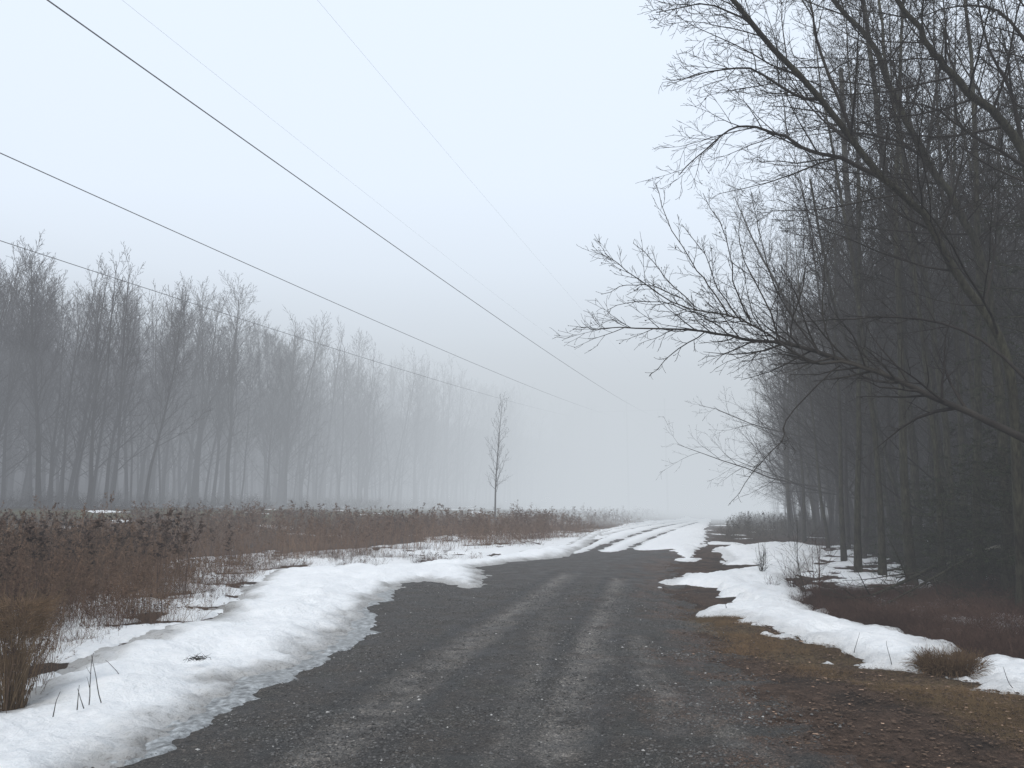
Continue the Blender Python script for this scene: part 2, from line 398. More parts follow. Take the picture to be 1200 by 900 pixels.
def spawn(out, pts, rr, L, lvl, prm, rnd, nch=None, t0=None):
    if lvl >= prm.maxlvl: return
    n = nch if nch is not None else prm.nch[lvl]; t0 = prm.t0[lvl] if t0 is None else t0
    az = rnd.random()*6.28
    for i in range(n):
        t = t0+(1-t0)*(i+rnd.random()*.9)/n; t = min(t, .99)
        p, d, r = at_t(pts, rr, t); az += 2.4+rnd.gauss(0, .4)
        dd = deflect(d, R(prm.ang[lvl]*(1.15-.4*t)+rnd.gauss(0, 7)), az)
        l = L*prm.ratio[lvl]*(1.15-.75*t)*rnd.uniform(.6, 1.2)
        if l < .08: continue
        rc_ = max(prm.rmin, min(r*.8, r*prm.rr[lvl]*rnd.uniform(.8, 1.2)+.0008))
        c, cr = curve(p, dd, l, rc_, prm.seg[lvl+1], prm.wander[lvl+1], prm.trop[lvl+1], rnd)
        cr = [max(x, prm.rmin*.7) for x in cr]
        out.append((c, cr, lvl+1)); spawn(out, c, cr, l, lvl+1, prm, rnd)
def sides(l): return (9, 5, 4, 3, 3, 3)[min(l, 5)]

def local(br, o): return [([(p[0]-o[0], p[1]-o[1], p[2]-o[2]) for p in b[0]], b[1], b[2]) for b in br]
def tree_from(name, trunk, br, loc, mt, mw, buds=False, rnd=None, extra=None):
    root = empty(name, loc)
    V, Fc = tubes(local([trunk], loc), lambda l: 12); mesh_np('trunk', V, Fc, mt, root)
    V, Fc = tubes(local(br, loc), sides)
    if buds:
        tips = np.array([b[0][-1] for b in br if b[2] >= 3]); tips = tips[rng.random(len(tips)) < .35]-np.array(loc)
        n = len(tips); s = .011
        Q = tips[:, None, :]+rng.normal(0, s, (n, 3, 3)); base = len(V)
        V = np.concatenate([V, Q.reshape(-1, 3)]); Fc = Fc+[(np.arange(n*3)+base).reshape(-1, 3)]
    mesh_np('crown', V, Fc, mw, root)
    return root
def proto_tree(name, h, r, prm, seed, mt, mw, lean=(0, 0), z0=-.25):
    rnd = random.Random(seed)
    d = nrm((lean[0], lean[1], 1)); pts, rr = curve((0, 0, z0), d, h, r, 14, .035, .015, rnd, tip=.10)
    rr[0] = r*1.45; rr[1] = r*1.05
    br = []; spawn(br, pts, rr, h, 0, prm, rnd)
    return tree_from(name, (pts, rr, 0), br, (0, 0, 0), mt, mw)
def dup(root, loc, rz, sc=1.0):
    r = root.copy(); COL.objects.link(r); r.location = loc; r.rotation_euler = (0, 0, rz); r.scale = (sc,)*3
    for ch in root.children:
        c = ch.copy(); COL.objects.link(c); c.parent = r
    return r

# ------------------------------------------------------------------ left wood
protoL = []
for i in range(8):
    prm = Prm(nch=(44, 10, 5), ang=(34, 36, 38), ratio=(.30, .45, .5), t0=(.30, .2, .2), maxlvl=3, rmin=.010, trop=(.02, .09, .06, .02))
    protoL.append(proto_tree('bare_tree', random.uniform(14.5, 18), random.uniform(.10, .19), prm, 100+i, M_barkg, M_twigg, lean=(random.gauss(0, .04), random.gauss(0, .04))))
rl = random.Random(5); usedL = [False]*8; cnt = 0
spotsL = []
while len(spotsL) < 195:
    t = -32+190*rl.random()**1.35; s = rl.random()**1.3*12
    x = LP[0]+LD[0]*t-LD[1]*s; y = LP[1]+LD[1]*t+LD[0]*s
    px = 600+F*x/(y*cp) if y > 1 else -999
    if px < -90: continue
    if any((x-a)**2+(y-b)**2 < .8 for a, b in spotsL): continue
    spotsL.append((x, y))
for i, (x, y) in enumerate(spotsL):
    k = i % 8; loc = (x, y, h1(x, y)); sc = rl.uniform(.85, 1.04)
    if not usedL[k]:
        o = protoL[k]; usedL[k] = True; o.location = loc; o.rotation_euler = (0, 0, rl.random()*6.28); o.scale = (sc,)*3
    else: o = dup(protoL[k], loc, rl.random()*6.28, sc)
    tag(o, 'bare grey tree in the fogbound treeline beyond the brown field on the left', 'tree', 'trees of the left treeline')

# ------------------------------------------------------------------ right wood, far and middle
protoR = []
for i in range(9):
    prm = Prm(nch=(40, 9, 6, 2), ang=(50, 44, 42, 40), ratio=(.33, .48, .5, .5), t0=(.10, .15, .15, .2), rmin=.005, trop=(.02, .05, .03, .01, 0))
    protoR.append(proto_tree('bare_tree', random.uniform(14, 18), random.uniform(.09, .16), prm, 300+i, M_bark, M_twig, lean=(random.uniform(-.09, .02), random.gauss(0, .05))))
rr_ = random.Random(21); usedR = [False]*9; spotsR = []
while len(spotsR) < 96:
    t = 3+135*rr_.random()**1.3; s = rr_.random()**1.2*22+rr_.uniform(-1.3, .4)*min(1, max(0, t-8)/12)
    x = RP[0]+RD[0]*t+RD[1]*s; y = RP[1]+RD[1]*t-RD[0]*s
    if y < 14.5 or (y < 24 and rr_.random() < .45): continue
    px = 600+F*x/(y*cp)
    if px > 1420: continue
    if any((x-a)**2+(y-b)**2 < 1.0 for a, b in spotsR): continue
    spotsR.append((x, y))
for i, (x, y) in enumerate(spotsR):
    k = i % 9; loc = (x, y, h1(x, y)); sc = rr_.uniform(.72, 1.1)
    if not usedR[k]:
        o = protoR[k]; usedR[k] = True; o.location = loc; o.rotation_euler = (0, 0, rr_.gauss(0, .5)); o.scale = (sc,)*3
    else: o = dup(protoR[k], loc, rr_.gauss(0, .5), sc)
    near = y < 24
    tag(o, 'thin dark bare tree standing in the front rows of the wood right of the road' if near else 'bare grey tree fading into fog in the wood right of the road', 'tree',
        'front trees of the right wood' if near else 'misty trees of the right wood')

# ------------------------------------------------------------------ the mass of trees deeper inside both woods
def simple_tree(seed, r, rmin, nch):
    rnd = random.Random(seed); pts, rr = curve((0, 0, -.3), nrm((rnd.gauss(0, .06), rnd.gauss(0, .05), 1)), 16, r, 7, .04, .015, rnd, tip=.12)
    br = [(pts, rr, 1)]; spawn(br, pts, rr, 16, 0, Prm(nch=nch, seg=(7, 4, 3, 2, 2), ang=(42, 42, 40), ratio=(.28, .42, .4), t0=(.15, .15, .1), maxlvl=3 if nch[2] else 2, rmin=rmin, trop=(.02, .09, .06, .02)), rnd)
    return tubes(br, lambda l: 5 if l == 1 else 3)
def mass(name, spots, tpl, mat, label, cat, rs):
    Vs, Fs, base = [], [], 0
    for i, (x, y) in enumerate(spots):
        V, Fc = tpl[i % len(tpl)]; a = rs.random()*6.28; c, s_ = math.cos(a), math.sin(a); sc = rs.uniform(.6, 1.15)
        A = np.stack([V[:, 0]*c-V[:, 1]*s_, V[:, 0]*s_+V[:, 1]*c, V[:, 2]], 1)*np.array([1, 1, sc]); A += np.array([x, y, h1(x, y)])
        Vs.append(A); Fs.append(Fc[0]+base); base += len(V)
    return tag(mesh_np(name, np.concatenate(Vs), [np.concatenate(Fs)], mat), label, cat, kind='stuff')
rs = random.Random(91); sp = []
while len(sp) < 1500:
    t = -35+200*rs.random()**1.2; s = 1+rs.random()**1.3*30; x = LP[0]+LD[0]*t-LD[1]*s; y = LP[1]+LD[1]*t+LD[0]*s
    if y > 5 and 600+F*x/(y*cp) > -80: sp.append((x, y))
mass('woodland', sp, [simple_tree(500+i, rs.uniform(.08, .16), .013, (22, 6, 2)) for i in range(14)], M_twigg, 'dense mass of grey trunks and twigs deep inside the left wood', 'woodland', rs)
sp = []
while len(sp) < 760:
    t = 2+70*rs.random()**1.3; s = 2.5+rs.random()*26; x = RP[0]+RD[0]*t+RD[1]*s; y = RP[1]+RD[1]*t-RD[0]*s
    if y > 15 and 600+F*x/(y*cp) < 1300: sp.append((x, y))
while len(sp) < 1120:
    t = 12+95*rs.random()**1.1; s = -.4+rs.random()*9; x = RP[0]+RD[0]*t+RD[1]*s; y = RP[1]+RD[1]*t-RD[0]*s
    if 600+F*x/(y*cp) > 925 or y > 45: sp.append((x, y))
mass('woodland', sp, [simple_tree(540+i, rs.uniform(.035, .09), .007, (30, 7, 2)) for i in range(14)], M_twig, 'dense mass of dark saplings and trunks deep inside the right wood', 'woodland', rs)

# ------------------------------------------------------------------ right wood, trees one can follow by eye
def smooth(pts, m=3):
    out = []
    A = np.array(pts, float); A = np.vstack([2*A[0]-A[1], A, 2*A[-1]-A[-2]])
    for i in range(1, len(A)-2):
        for j in range(m):
            t = j/m; p0, p1, p2, p3 = A[i-1], A[i], A[i+1], A[i+2]
            out.append(tuple(.5*((2*p1)+(-p0+p2)*t+(2*p0-5*p1+4*p2-p3)*t*t+(-p0+3*p1-3*p2+p3)*t**3)))
    out.append(tuple(A[-2])); return out
def guided(px_pts, r0, r1, lvl, rnd, jit=.012):
    pts = smooth([P(*p) for p in px_pts]); n = len(pts)
    pts = [pts[0]]+[tuple(c+rnd.gauss(0, jit) for c in p) for p in pts[1:]]
    rr = [r0+(r1-r0)*(i/(n-1))**.85 for i in range(n)]
    L = sum(math.dist(pts[i], pts[i+1]) for i in range(n-1))
    return pts, rr, L
def hero(label, trunk_px, r0, r1, limbs, seed, group=None, nch=18, t0=.35, prm=None, buds=False, name='bare_tree', mt=M_bark, mw=M_twig):
    rnd = random.Random(seed)
    prm = prm or Prm(nch=(18, 9, 7, 4), ratio=(.30, .5, .5, .5), rmin=.0042, ang=(52, 45, 42, 40))
    r0 *= .76; pts, rr, L = guided(trunk_px, r0, r1, 0, rnd)
    b = pts[0]; g = h1(b[0], b[1]); pts = [(b[0]-.02, b[1], g-.15)]+[p for p in pts if p[2] > g+.3]; rr = rr[len(rr)-len(pts):]; rr[0] = r0*1.4
    br = []; spawn(br, pts, rr, L, 0, prm, rnd, nch=nch, t0=t0)
    for (lp, a, c, n, tt) in limbs:
        q, qr, QL = guided(lp, a, c, 1, rnd)
        br.append((q, qr, 1)); spawn(br, q, qr, QL, 1, prm, rnd, nch=n, t0=tt)
    loc = (b[0], b[1], g)
    o = tree_from(name, (pts, rr, 0), br, loc, mt, mw, buds=buds)
    return tag(o, label, 'tree', group)
def Y(pts, a, b):
    n = len(pts); return [(p[0], p[1], a+(b-a)*i/(n-1)) for i, p in enumerate(pts)]
hero('dark tree arcing from the right edge far out over the road at the top',
     Y([(1199, 715), (1194, 600), (1187, 467), (1170, 393), (1113, 310), (1083, 250), (1033, 207), (963, 117), (883, 30), (830, -35), (790, -95)], 12, 10.5), .112, .028,
     [(Y([(1045, 215), (985, 187), (950, 177), (920, 160), (885, 150), (855, 152), (825, 177), (795, 205)], 11.5, 12), .04, .008, 16, .1),
      (Y([(963, 117), (930, 112), (880, 80), (830, 85), (790, 95)], 11, 10.8), .028, .006, 14, .1),
      (Y([(1000, 160), (960, 60), (950, 0), (930, -60)], 11.2, 11), .03, .008, 12, .1),
      (Y([(910, 62), (870, 20), (820, 5), (770, 15)], 10.8, 10.4), .022, .006, 12, .1)], 1, nch=22, t0=.3)
hero('second leaning dark tree, its trunk parallel to the arcing one just right of it',
     Y([(1180, 690), (1174, 500), (1165, 393), (1150, 300), (1120, 240), (1090, 190), (1050, 117), (1027, 60), (995, 20), (960, -20), (920, -70)], 14, 13), .125, .03,
     [(Y([(1090, 190), (1050, 165), (1000, 155), (960, 130), (900, 125)], 13.6, 13), .035, .007, 14, .1),
      (Y([(1040, 100), (1010, 10), (1005, -50)], 13.4, 13.4), .03, .01, 10, .1)], 2, nch=22, t0=.3)
hero('crooked dark tree hugging the right edge whose top sweeps left above the others',
     Y([(1218, 730), (1214, 500), (1212, 300), (1200, 180), (1160, 130), (1133, 107), (1108, 75), (1090, 57), (1070, 25), (1045, -10), (1020, -60)], 11.5, 11), .11, .03,
     [(Y([(1200, 180), (1185, 110), (1160, 60), (1140, -20)], 11.4, 11.2), .04, .01, 10, .1),
      (Y([(1212, 200), (1150, 165), (1100, 130), (1040, 115)], 11.3, 11), .032, .006, 14, .1),
      (Y([(1210, 60), (1170, 12), (1120, 8), (1070, 22)], 11.3, 11), .03, .006, 14, .1)], 3, nch=20, t0=.35)
hero('straight upright tree with a forked top in the middle of the right wood',
     Y([(1078, 672), (1074, 597), (1070, 532), (1061, 445), (1057, 337), (1044, 250), (1030, 150), (1020, 60), (1005, -40)], 20, 19), .16, .05,
     [(Y([(1052, 300), (1080, 220), (1095, 120), (1110, 20)], 19.6, 19), .07, .02, 14, .1)], 4, nch=26, t0=.3)
hero('thickest foggy trunk of the right wood, rising left of the long low bough',
     Y([(1020, 640), (1019, 560), (1015, 470), (1008, 380), (1000, 290), (990, 180), (985, 80)], 28, 27), .27, .08, [], 5, nch=28, t0=.3)
hero('slender trunk leaning left under the long bough between two upright trunks',
     Y([(1072, 655), (1055, 600), (1035, 520), (1010, 440), (985, 380), (965, 300), (950, 210)], 22, 21), .09, .03, [], 6, nch=20, t0=.35)
hero('dark upright trunk with a kink, right of the forked one',
     Y([(1120, 690), (1116, 600), (1108, 500), (1095, 400), (1085, 330), (1070, 280), (1062, 200), (1040, 90), (1030, 0)], 17, 16.5), .11, .03, [], 7, nch=24, t0=.3)
protoS = [proto_tree('bare_tree', 17, random.uniform(.07, .10), Prm(nch=(16, 7, 5, 2), ang=(34, 40, 40, 40), ratio=(.22, .5, .5, .5), t0=(.38, .15, .15, .2), rmin=.0045, trop=(.02, .08, .05, .02, 0)), 700+i, M_bark, M_twig, lean=(-.06+.03*i, 0)) for i in range(4)]
for i, (px, Yd) in enumerate([(968, 30), (985, 24), (1000, 19), (1028, 18), (1046, 23), (1062, 16.5), (1088, 21), (1096, 15.5), (1108, 24), (1128, 18), (1138, 15), (1150, 22), (1164, 17), (1186, 19), (1004, 34), (940, 36), (955, 42), (925, 46)]):
    x = (px-600)/F*Yd*cp; o = protoS[i] if i < 4 else dup(protoS[i % 4], (0, 0, 0), 0)
    o.location = (x, Yd, h1(x, Yd)); o.rotation_euler = (0, 0, (i*1.7) % .9-.45); o.scale = (.82+.05*(i % 6),)*3
    tag(o, 'slender straight young trunk standing upright among the heavier trees at the right wood edge', 'tree', 'slender straight trunks of the right wood')
# tree carrying the long bough: its trunk stands just beyond the right edge of the picture
hero('tree at the right edge sending one long low budded bough over the road',
     Y([(1275, 765), (1255, 640), (1240, 535), (1232, 420), (1238, 300), (1230, 180), (1222, 60), (1200, -40), (1170, -140)], 10.3, 10), .14, .03,
     [(Y([(1240, 535), (1196, 512), (1135, 484), (1070, 454), (1005, 428), (936, 407), (871, 397), (827, 388), (745, 384), (694, 386)], 10.4, 11.5), .066, .005, 44, .22),
      (Y([(1040, 440), (985, 425), (950, 425), (915, 402), (875, 378), (849, 369), (788, 354), (735, 318), (708, 296)], 10.7, 11), .026, .005, 40, .2),
      (Y([(936, 407), (925, 385), (940, 337), (943, 290), (941, 250)], 11, 11.4), .016, .004, 12, .2),
      (Y([(915, 402), (895, 350), (866, 285), (868, 245)], 11, 10.7), .016, .004, 12, .2),
      (Y([(853, 369), (830, 335), (810, 305), (780, 254), (768, 215)], 11, 11.2), .013, .004, 12, .15),
      (Y([(880, 378), (860, 330), (850, 280), (822, 225)], 11, 10.6), .013, .004, 12, .15),
      (Y([(960, 415), (935, 380), (905, 330), (890, 270), (880, 225)], 10.9, 11.2), .014, .004, 13, .2),
      (Y([(800, 350), (765, 335), (735, 335), (705, 345)], 11, 11.3), .009, .004, 12, .1),
      (Y([(830, 372), (790, 358), (750, 352), (712, 362)], 11, 11.5), .010, .004, 13, .1),
      (Y([(870, 378), (842, 340), (826, 300), (800, 262)], 11, 11.2), .012, .004, 12, .15),
      (Y([(980, 425), (965, 370), (968, 310), (975, 255)], 10.9, 10.6), .014, .004, 12, .2),
      (Y([(815, 360), (780, 325), (760, 300), (742, 285)], 11, 11.4), .009, .004, 9, .1),
      (Y([(827, 388), (797, 408), (775, 428), (760, 442)], 11.2, 11), .010, .004, 9, .1),
      (Y([(985, 428), (957, 453), (922, 493), (916, 518), (888, 545), (866, 578)], 10.8, 10.6), .012, .004, 7, .4),
      (Y([(1230, 470), (1150, 400), (1080, 375), (1000, 372), (930, 380)], 10.5, 11.2), .03, .006, 14, .3)], 8,
     nch=14, t0=.5, buds=True, prm=Prm(nch=(14, 12, 6, 3), ratio=(.28, .24, .5, .5), rmin=.0036, ang=(50, 42, 38, 38), trop=(.02, .03, .05, .02, 0)))

# ------------------------------------------------------------------ lone sapling in the field
rnd = random.Random(77)
b0 = G(580, 620); Yd = 62.0; bx = (580-600)/F*Yd*cp; hz = h1(bx, Yd)
pts, rr2 = curve((bx, Yd, hz-.2), (0, 0, 1), 10.3, .085, 12, .012, .02, rnd, tip=.12)
br = []; prm = Prm(nch=(40, 7, 3), ang=(46, 34, 34), ratio=(.20, .42, .5), t0=(.26, .2, .2), maxlvl=3, rmin=.0055, trop=(.02, .09, .08, .03))
spawn(br, pts, rr2, 10.3, 0, prm, rnd)
tag(tree_from('young_tree', (pts, rr2, 0), br, (bx, Yd, hz), M_barkg, M_twigg), 'lone slender bare sapling standing in the brown field left of the road bend', 'tree')

# ------------------------------------------------------------------ power line
TH = math.atan((840-600)/F/cp); WD = (math.sin(TH), math.cos(TH)); WN = (math.cos(TH), -math.sin(TH))
def wpt(t, o, dz):
    return (WD[0]*t+WN[0]*o, WD[1]*t+WN[1]*o, 8.88+.0312*t+.0002*t*t+dz)
def wire(o_, dz, r, label):
    pts = [wpt(t, o_, dz) for t in np.concatenate([np.linspace(-25, 60, 90), np.linspace(63, 128, 20)])]
    loc = pts[0]
    V, Fc = tubes(local([(pts, [r]*len(pts), 0)], loc), lambda l: 6)
    o = mesh_np('power_cable', V, Fc, M_wire); o.location = loc
    tag(o, label, 'power line', 'overhead wires')
wire(-9.5, 0, .012, 'boldest overhead cable, running from the top left corner down to the foggy poles')
wire(-15, 0, .012, 'overhead cable second from the top at the left edge, entering well above the treetops')
wire(-20.5, 0, .012, 'lowest overhead cable, crossing in front of the left treetops')
wire(-14, 4.8, .0024, 'faint thin wire high in the sky just right of the boldest cable')
wire(-9, 4.4, .0022, 'faint thin wire nearest the top middle of the sky')
def box_bm(c, s):
    V = np.array([[x, y, z] for x in (-1, 1) for y in (-1, 1) for z in (-1, 1)], float)*np.array(s)/2+np.array(c)
    return V, np.array([[0, 1, 3, 2], [4, 6, 7, 5], [0, 4, 5, 1], [2, 3, 7, 6], [0, 2, 6, 4], [1, 5, 7, 3]])
zf = wpt(127, 0, 0)[2]
base = (WD[0]*127+WN[0]*-14.6, WD[1]*127+WN[1]*-14.6); gz = h1(*base)
fr = empty('utility_pole', (base[0], base[1], gz), -TH)
tag(fr, 'tall two legged wooden power pole frame nearly lost in fog beyond the road bend', 'utility pole')
for xo in (0, 6.2):
    pl = [(xo, 0, -.5+(zf+3.2-gz+.5)*i/6) for i in range(7)]
    V, Fc = tubes([(pl, [.17-.01*i for i in range(7)], 0)], lambda l: 12); mesh_np('pole', V, Fc, M_pole, fr)
V, f = box_bm((.8, -.24, zf+1.3-gz), (14.4, .09, .11)); mesh_np('crossarm', V, [f], M_pole, fr, smooth=False)
for xo in (-5.9, -.4, 5.1):
    prof = [(xo, -.24, zf+1.17-gz-.12*i) for i in range(10)]
    V, Fc = tubes([(prof, [.03 if i % 2 else .11 for i in range(10)], 0)], lambda l: 8); mesh_np('insulator', V, Fc, M_ins, fr)
for (a, b) in (((0, 0, zf-4-gz), (6.2, 0, zf+.6-gz)), ((6.2, .1, zf-4-gz), (0, .1, zf+.6-gz))):
    V, Fc = tubes([([tuple(a[k]+(b[k]-a[k])*i/3 for k in range(3)) for i in range(4)], [.025]*4, 0)], lambda l: 6); mesh_np('brace', V, Fc, M_pole, fr)

# ------------------------------------------------------------------ weeds and brush (stuff)
def weed_template(rnd, kind):
    """unit-height plant: V (n,3), tri faces, shade per vertex"""
    br = []; heads = []
    d = nrm((rnd.gauss(0, .10), rnd.gauss(0, .10), 1))
    if kind == 'goldenrod':
        pts, rr = curve((0, 0, 0), d, 1.0, .0042, 5, .06, -.01, rnd, tip=.4); br.append((pts, rr, 3))
        for i in range(rnd.randint(7, 12)):
            t = rnd.uniform(.45, 1); p, dd, r = at_t(pts, rr, t)
            c, cr = curve(p, deflect(dd, R(rnd.uniform(25, 60)), rnd.random()*6.28), rnd.uniform(.08, .22)*(1.35-t), .0028, 3, .15, .02, rnd); br.append((c, cr, 3))
            if t > .6: heads += [(q, .012) for q in c[1:]]
        heads += [(pts[-1], .016), (pts[-2], .014)]
    elif kind == 'stem':
        for j in range(rnd.randint(2, 4)):
            pts, rr = curve((rnd.gauss(0, .03), rnd.gauss(0, .03), 0), nrm((rnd.gauss(0, .22), rnd.gauss(0, .22), 1)), rnd.uniform(.5, 1), .0036, 4, .07, 0, rnd, tip=.4); br.append((pts, rr, 3))
            for i in range(rnd.randint(1, 4)):
                p, dd, r = at_t(pts, rr, rnd.uniform(.3, .95))
                c, cr = curve(p, deflect(dd, R(rnd.uniform(25, 60)), rnd.random()*6.28), rnd.uniform(.06, .25), .0024, 3, .15, .02, rnd); br.append((c, cr, 3))
    elif kind == 'grass':
        for j in range(16):
            pts, rr = curve((rnd.gauss(0, .05), rnd.gauss(0, .05), 0), nrm((rnd.gauss(0, .35), rnd.gauss(0, .35), 1)), rnd.uniform(.5, 1), .0035, 4, .06, -.07, rnd, tip=.2); br.append((pts, rr, 3))
    elif kind == 'bush':
        for j in range(rnd.randint(5, 8)):
            pts, rr = curve((rnd.gauss(0, .03), rnd.gauss(0, .03), 0), nrm((rnd.gauss(0, .45), rnd.gauss(0, .45), 1)), rnd.uniform(.6, 1), .006, 5, .10, .02, rnd, tip=.3); br.append((pts, rr, 3))
            for i in range(9):
                p, dd, r = at_t(pts, rr, rnd.uniform(.25, .98))
                c, cr = curve(p, deflect(dd, R(rnd.uniform(25, 65)), rnd.random()*6.28), rnd.uniform(.12, .4), .003, 3, .15, .03, rnd); br.append((c, cr, 3))
    V, Fc = tubes(br, lambda l: 3); q = Fc[0]; tri = np.concatenate([q[:, [0, 1, 2]], q[:, [0, 2, 3]]])
    sh = np.ones(len(V))
    if heads:
        hp = np.array([h[0] for h in heads]); hs = np.array([h[1] for h in heads]); n = len(hp)
        Q = (hp[:, None, None, :]+rng.normal(0, 1, (n, 3, 3, 3))*hs[:, None, None, None]).reshape(-1, 3)
        tri = np.concatenate([tri, (np.arange(len(Q))+len(V)).reshape(-1, 3)]); V = np.concatenate([V, Q]); sh = np.concatenate([sh, np.full(len(Q), .75)])
    return V, tri, sh
TPL = {k: [weed_template(random.Random(i*7+j), k) for i in range(14)] for j, k in enumerate(('goldenrod', 'stem', 'grass', 'bush'))}
def scatter(name, X, Yy, Hh, kinds, colA, colB, label=None, cat=None, thick=None, mat=None):
    n = len(X); Z = height(X, Yy)-.03; rz = rng.random(n)*6.283
    flatlist = [t for k in kinds for t in TPL[k]]; pick = rng.integers(0, len(flatlist), n); mixc = np.clip(rng.random(n)*.7+1.6*(fbm(X, Yy, .8, 3, 63)-.42), -.35, 1.3)
    Vs, Fs, Cs, base = [], [], [], 0
    wid = np.ones(n) if thick is None else thick
    for i, (V, tri, sh) in enumerate(flatlist):
        m = np.where(pick == i)[0]
        if not len(m): continue
        c, s = np.cos(rz[m]), np.sin(rz[m]); sc = Hh[m]; w = np.sqrt(sc)*wid[m]
        vx = V[None, :, 0]*w[:, None]; vy = V[None, :, 1]*w[:, None]
        A = np.stack([vx*c[:, None]-vy*s[:, None]+X[m][:, None], vx*s[:, None]+vy*c[:, None]+Yy[m][:, None], V[None, :, 2]*sc[:, None]+Z[m][:, None]], -1)
        k = len(V); Vs.append(A.reshape(-1, 3)); Fs.append((tri[None]+(np.arange(len(m))*k)[:, None, None]+base).reshape(-1, 3)); base += k*len(m)
        cc = np.array(colA)[None, None]*(1-mixc[m])[:, None, None]+np.array(colB)[None, None]*mixc[m][:, None, None]
        Cs.append((cc*sh[None, :, None]).reshape(-1, 3))
    o = mesh_np(name, np.concatenate(Vs), [np.concatenate(Fs)], mat or M_plant, smooth=False, colors=np.concatenate(Cs))
    return tag(o, label, cat, kind='stuff')
POLY_FIELD = GP([(-700, 872), (-200, 838), (0, 822), (95, 778), (180, 750), (250, 732), (282, 700), (322, 668), (480, 655), (640, 640), (690, 629), (745, 616.5), (790, 608)])+[(26, 110), (20, 130), (-20, 135), (-90, 60), (-60, 5)]
def sample(n, x0, x1, y0, y1, accept):
    X = rng.uniform(x0, x1, n); Yv = rng.uniform(y0, y1, n); a = accept(X, Yv); m = rng.random(n) < a; return X[m], Yv[m]
def inview(X, Yv, margin=70):
    px = 600+F*X/np.maximum(Yv*cp, .1); return (px > -margin) & (px < 1200+margin)
def a_field(X, Yv):
    sd = sdist(X, Yv, POLY_FIELD); sl = s_left(X, Yv)
    d = sstep(-.1, 1.5, sd+(fbm(X, Yv, .7, 3, 30)-.5)*1.6)*.95+.12*(sd > 0)
    d = d*(.14+1.1*sstep(.38, .6, fbm(X, Yv, .6, 4, 31)))
    return d*(sl < -17)*inview(X, Yv)
zn = []
X1, Y1 = sample(34000, -16, 3, 5, 20, a_field); zn.append((X1, Y1))
X2, Y2 = sample(36000, -45, 12, 20, 52, a_field); zn.append((X2, Y2))
X3, Y3 = sample(26000, -55, 32, 52, 120, a_field)
X = np.concatenate([X1, X2, X3]); Yv = np.concatenate([Y1, Y2, Y3])
hh = (.80+.20*sstep(10, 30, Yv))*(.55+.9*rng.random(len(X))**1.6+.35*(rng.random(len(X)) < .05))*(.6+.8*fbm(X, Yv, 1.1, 3, 62))*.86*(.38+.67*sstep(0, 3.0, sdist(X, Yv, POLY_FIELD)))*(.8+.45*fbm(X, Yv, .35, 3, 33))
th = 1+sstep(15, 60, Yv)*1.4
scatter('dead_weeds', X, Yv, hh, ('goldenrod', 'goldenrod', 'stem'), (.135, .082, .055), (.215, .140, .092), 'brown dead goldenrod and weed stalks filling the field left of the road', 'weeds', thick=th)
Xs, Ys = sample(85000, -50, 25, 5, 70, lambda X, Y_: a_field(X, Y_)*(.3+.7*(Y_ < 28)))
scatter('dead_grass', Xs, Ys, rng.uniform(.15, .5, len(Xs)), ('grass', 'stem'), (.075, .046, .034), (.13, .086, .058), 'matted dead grass and broken stems at the foot of the field weeds', 'grass', thick=1+sstep(15, 60, Ys)*1.2)
Xa, Ya = sample(1500, -16, -1.5, 7.5, 22, lambda X, Y_: sstep(.4, 1.5, sdist(X, Y_, POLY_FIELD))*.35*inview(X, Y_, 20))
scatter('tall_weeds', Xa, Ya, rng.uniform(1.0, 1.5, len(Xa)), ('goldenrod',), (.060, .040, .034), (.11, .075, .055), 'taller dark goldenrod stalks with seed heads rising above the near weeds on the left', 'weeds', thick=np.full(len(Xa), 1.5))
Xa, Ya = sample(2600, -6.6, -3.6, 6.0, 9.6, lambda X, Y_: (sdist(X, Y_, GP([(-260, 850), (-30, 846), (8, 838), (62, 802), (75, 770), (40, 745), (-260, 745)])) > 0)*.4)
scatter('weed_thicket', Xa, Ya, rng.uniform(.15, .8, len(Xa)), ('goldenrod', 'stem'), (.075, .050, .038), (.16, .11, .075), 'brown tangle of broken stalks at the left edge around the tan grass clump', 'weeds', thick=np.full(len(Xa), .9))
# brush right of the road, in the wood edge
def a_brush(X, Yv):
    sr = s_right(X, Yv)+(fbm(X, Yv, .5, 3, 35)-.5)*2.5
    return sstep(-1.2, 1.2, sr)*sstep(16, 8, sr)*(sdist(X, Yv, POLY_RSNOW) < -.1)*(sdist(X, Yv, POLY_RSNOW2) < 0)*(sdist(X, Yv, POLY_ROAD) < -.8)*inview(X, Yv, 30)
Xb, Yb = sample(42000, 3, 70, 7.5, 110, lambda X, Y_: a_brush(X, Y_)*np.clip(14/Y_, .2, 1)*.9)
scatter('brush', Xb, Yb, rng.uniform(.25, .85, len(Xb))*(1+.6*sstep(20, 50, Yb)), ('bush', 'stem', 'bush'), (.030, .023, .019), (.060, .040, .032), 'tangled brown brush and fallen twigs on the floor of the right wood', 'brush', thick=1+sstep(15, 60, Yb)*.8)
def a_rpoly(poly, s=.4):
    return lambda X, Y_: sstep(-.2, s, sdist(X, Y_, poly)+(fbm(X, Y_, 1, 3, 36)-.5)*.6)
PB = GP([(835, 640), (850, 622), (880, 606), (1000, 604), (1000, 640), (930, 634), (870, 640)])
Xc, Yc = sample(9000, 5, 60, 20, 90, lambda X, Y_: a_rpoly(PB)(X, Y_)*(sdist(X, Y_, POLY_ROAD) < -.6))
scatter('roadside_brush', Xc, Yc, rng.uniform(.5, 1.35, len(Xc)), ('bush', 'goldenrod', 'stem'), (.050, .044, .034), (.085, .075, .055), 'grey green and tan brush along the right side of the far road', 'brush', thick=np.full(len(Xc), 1.7))
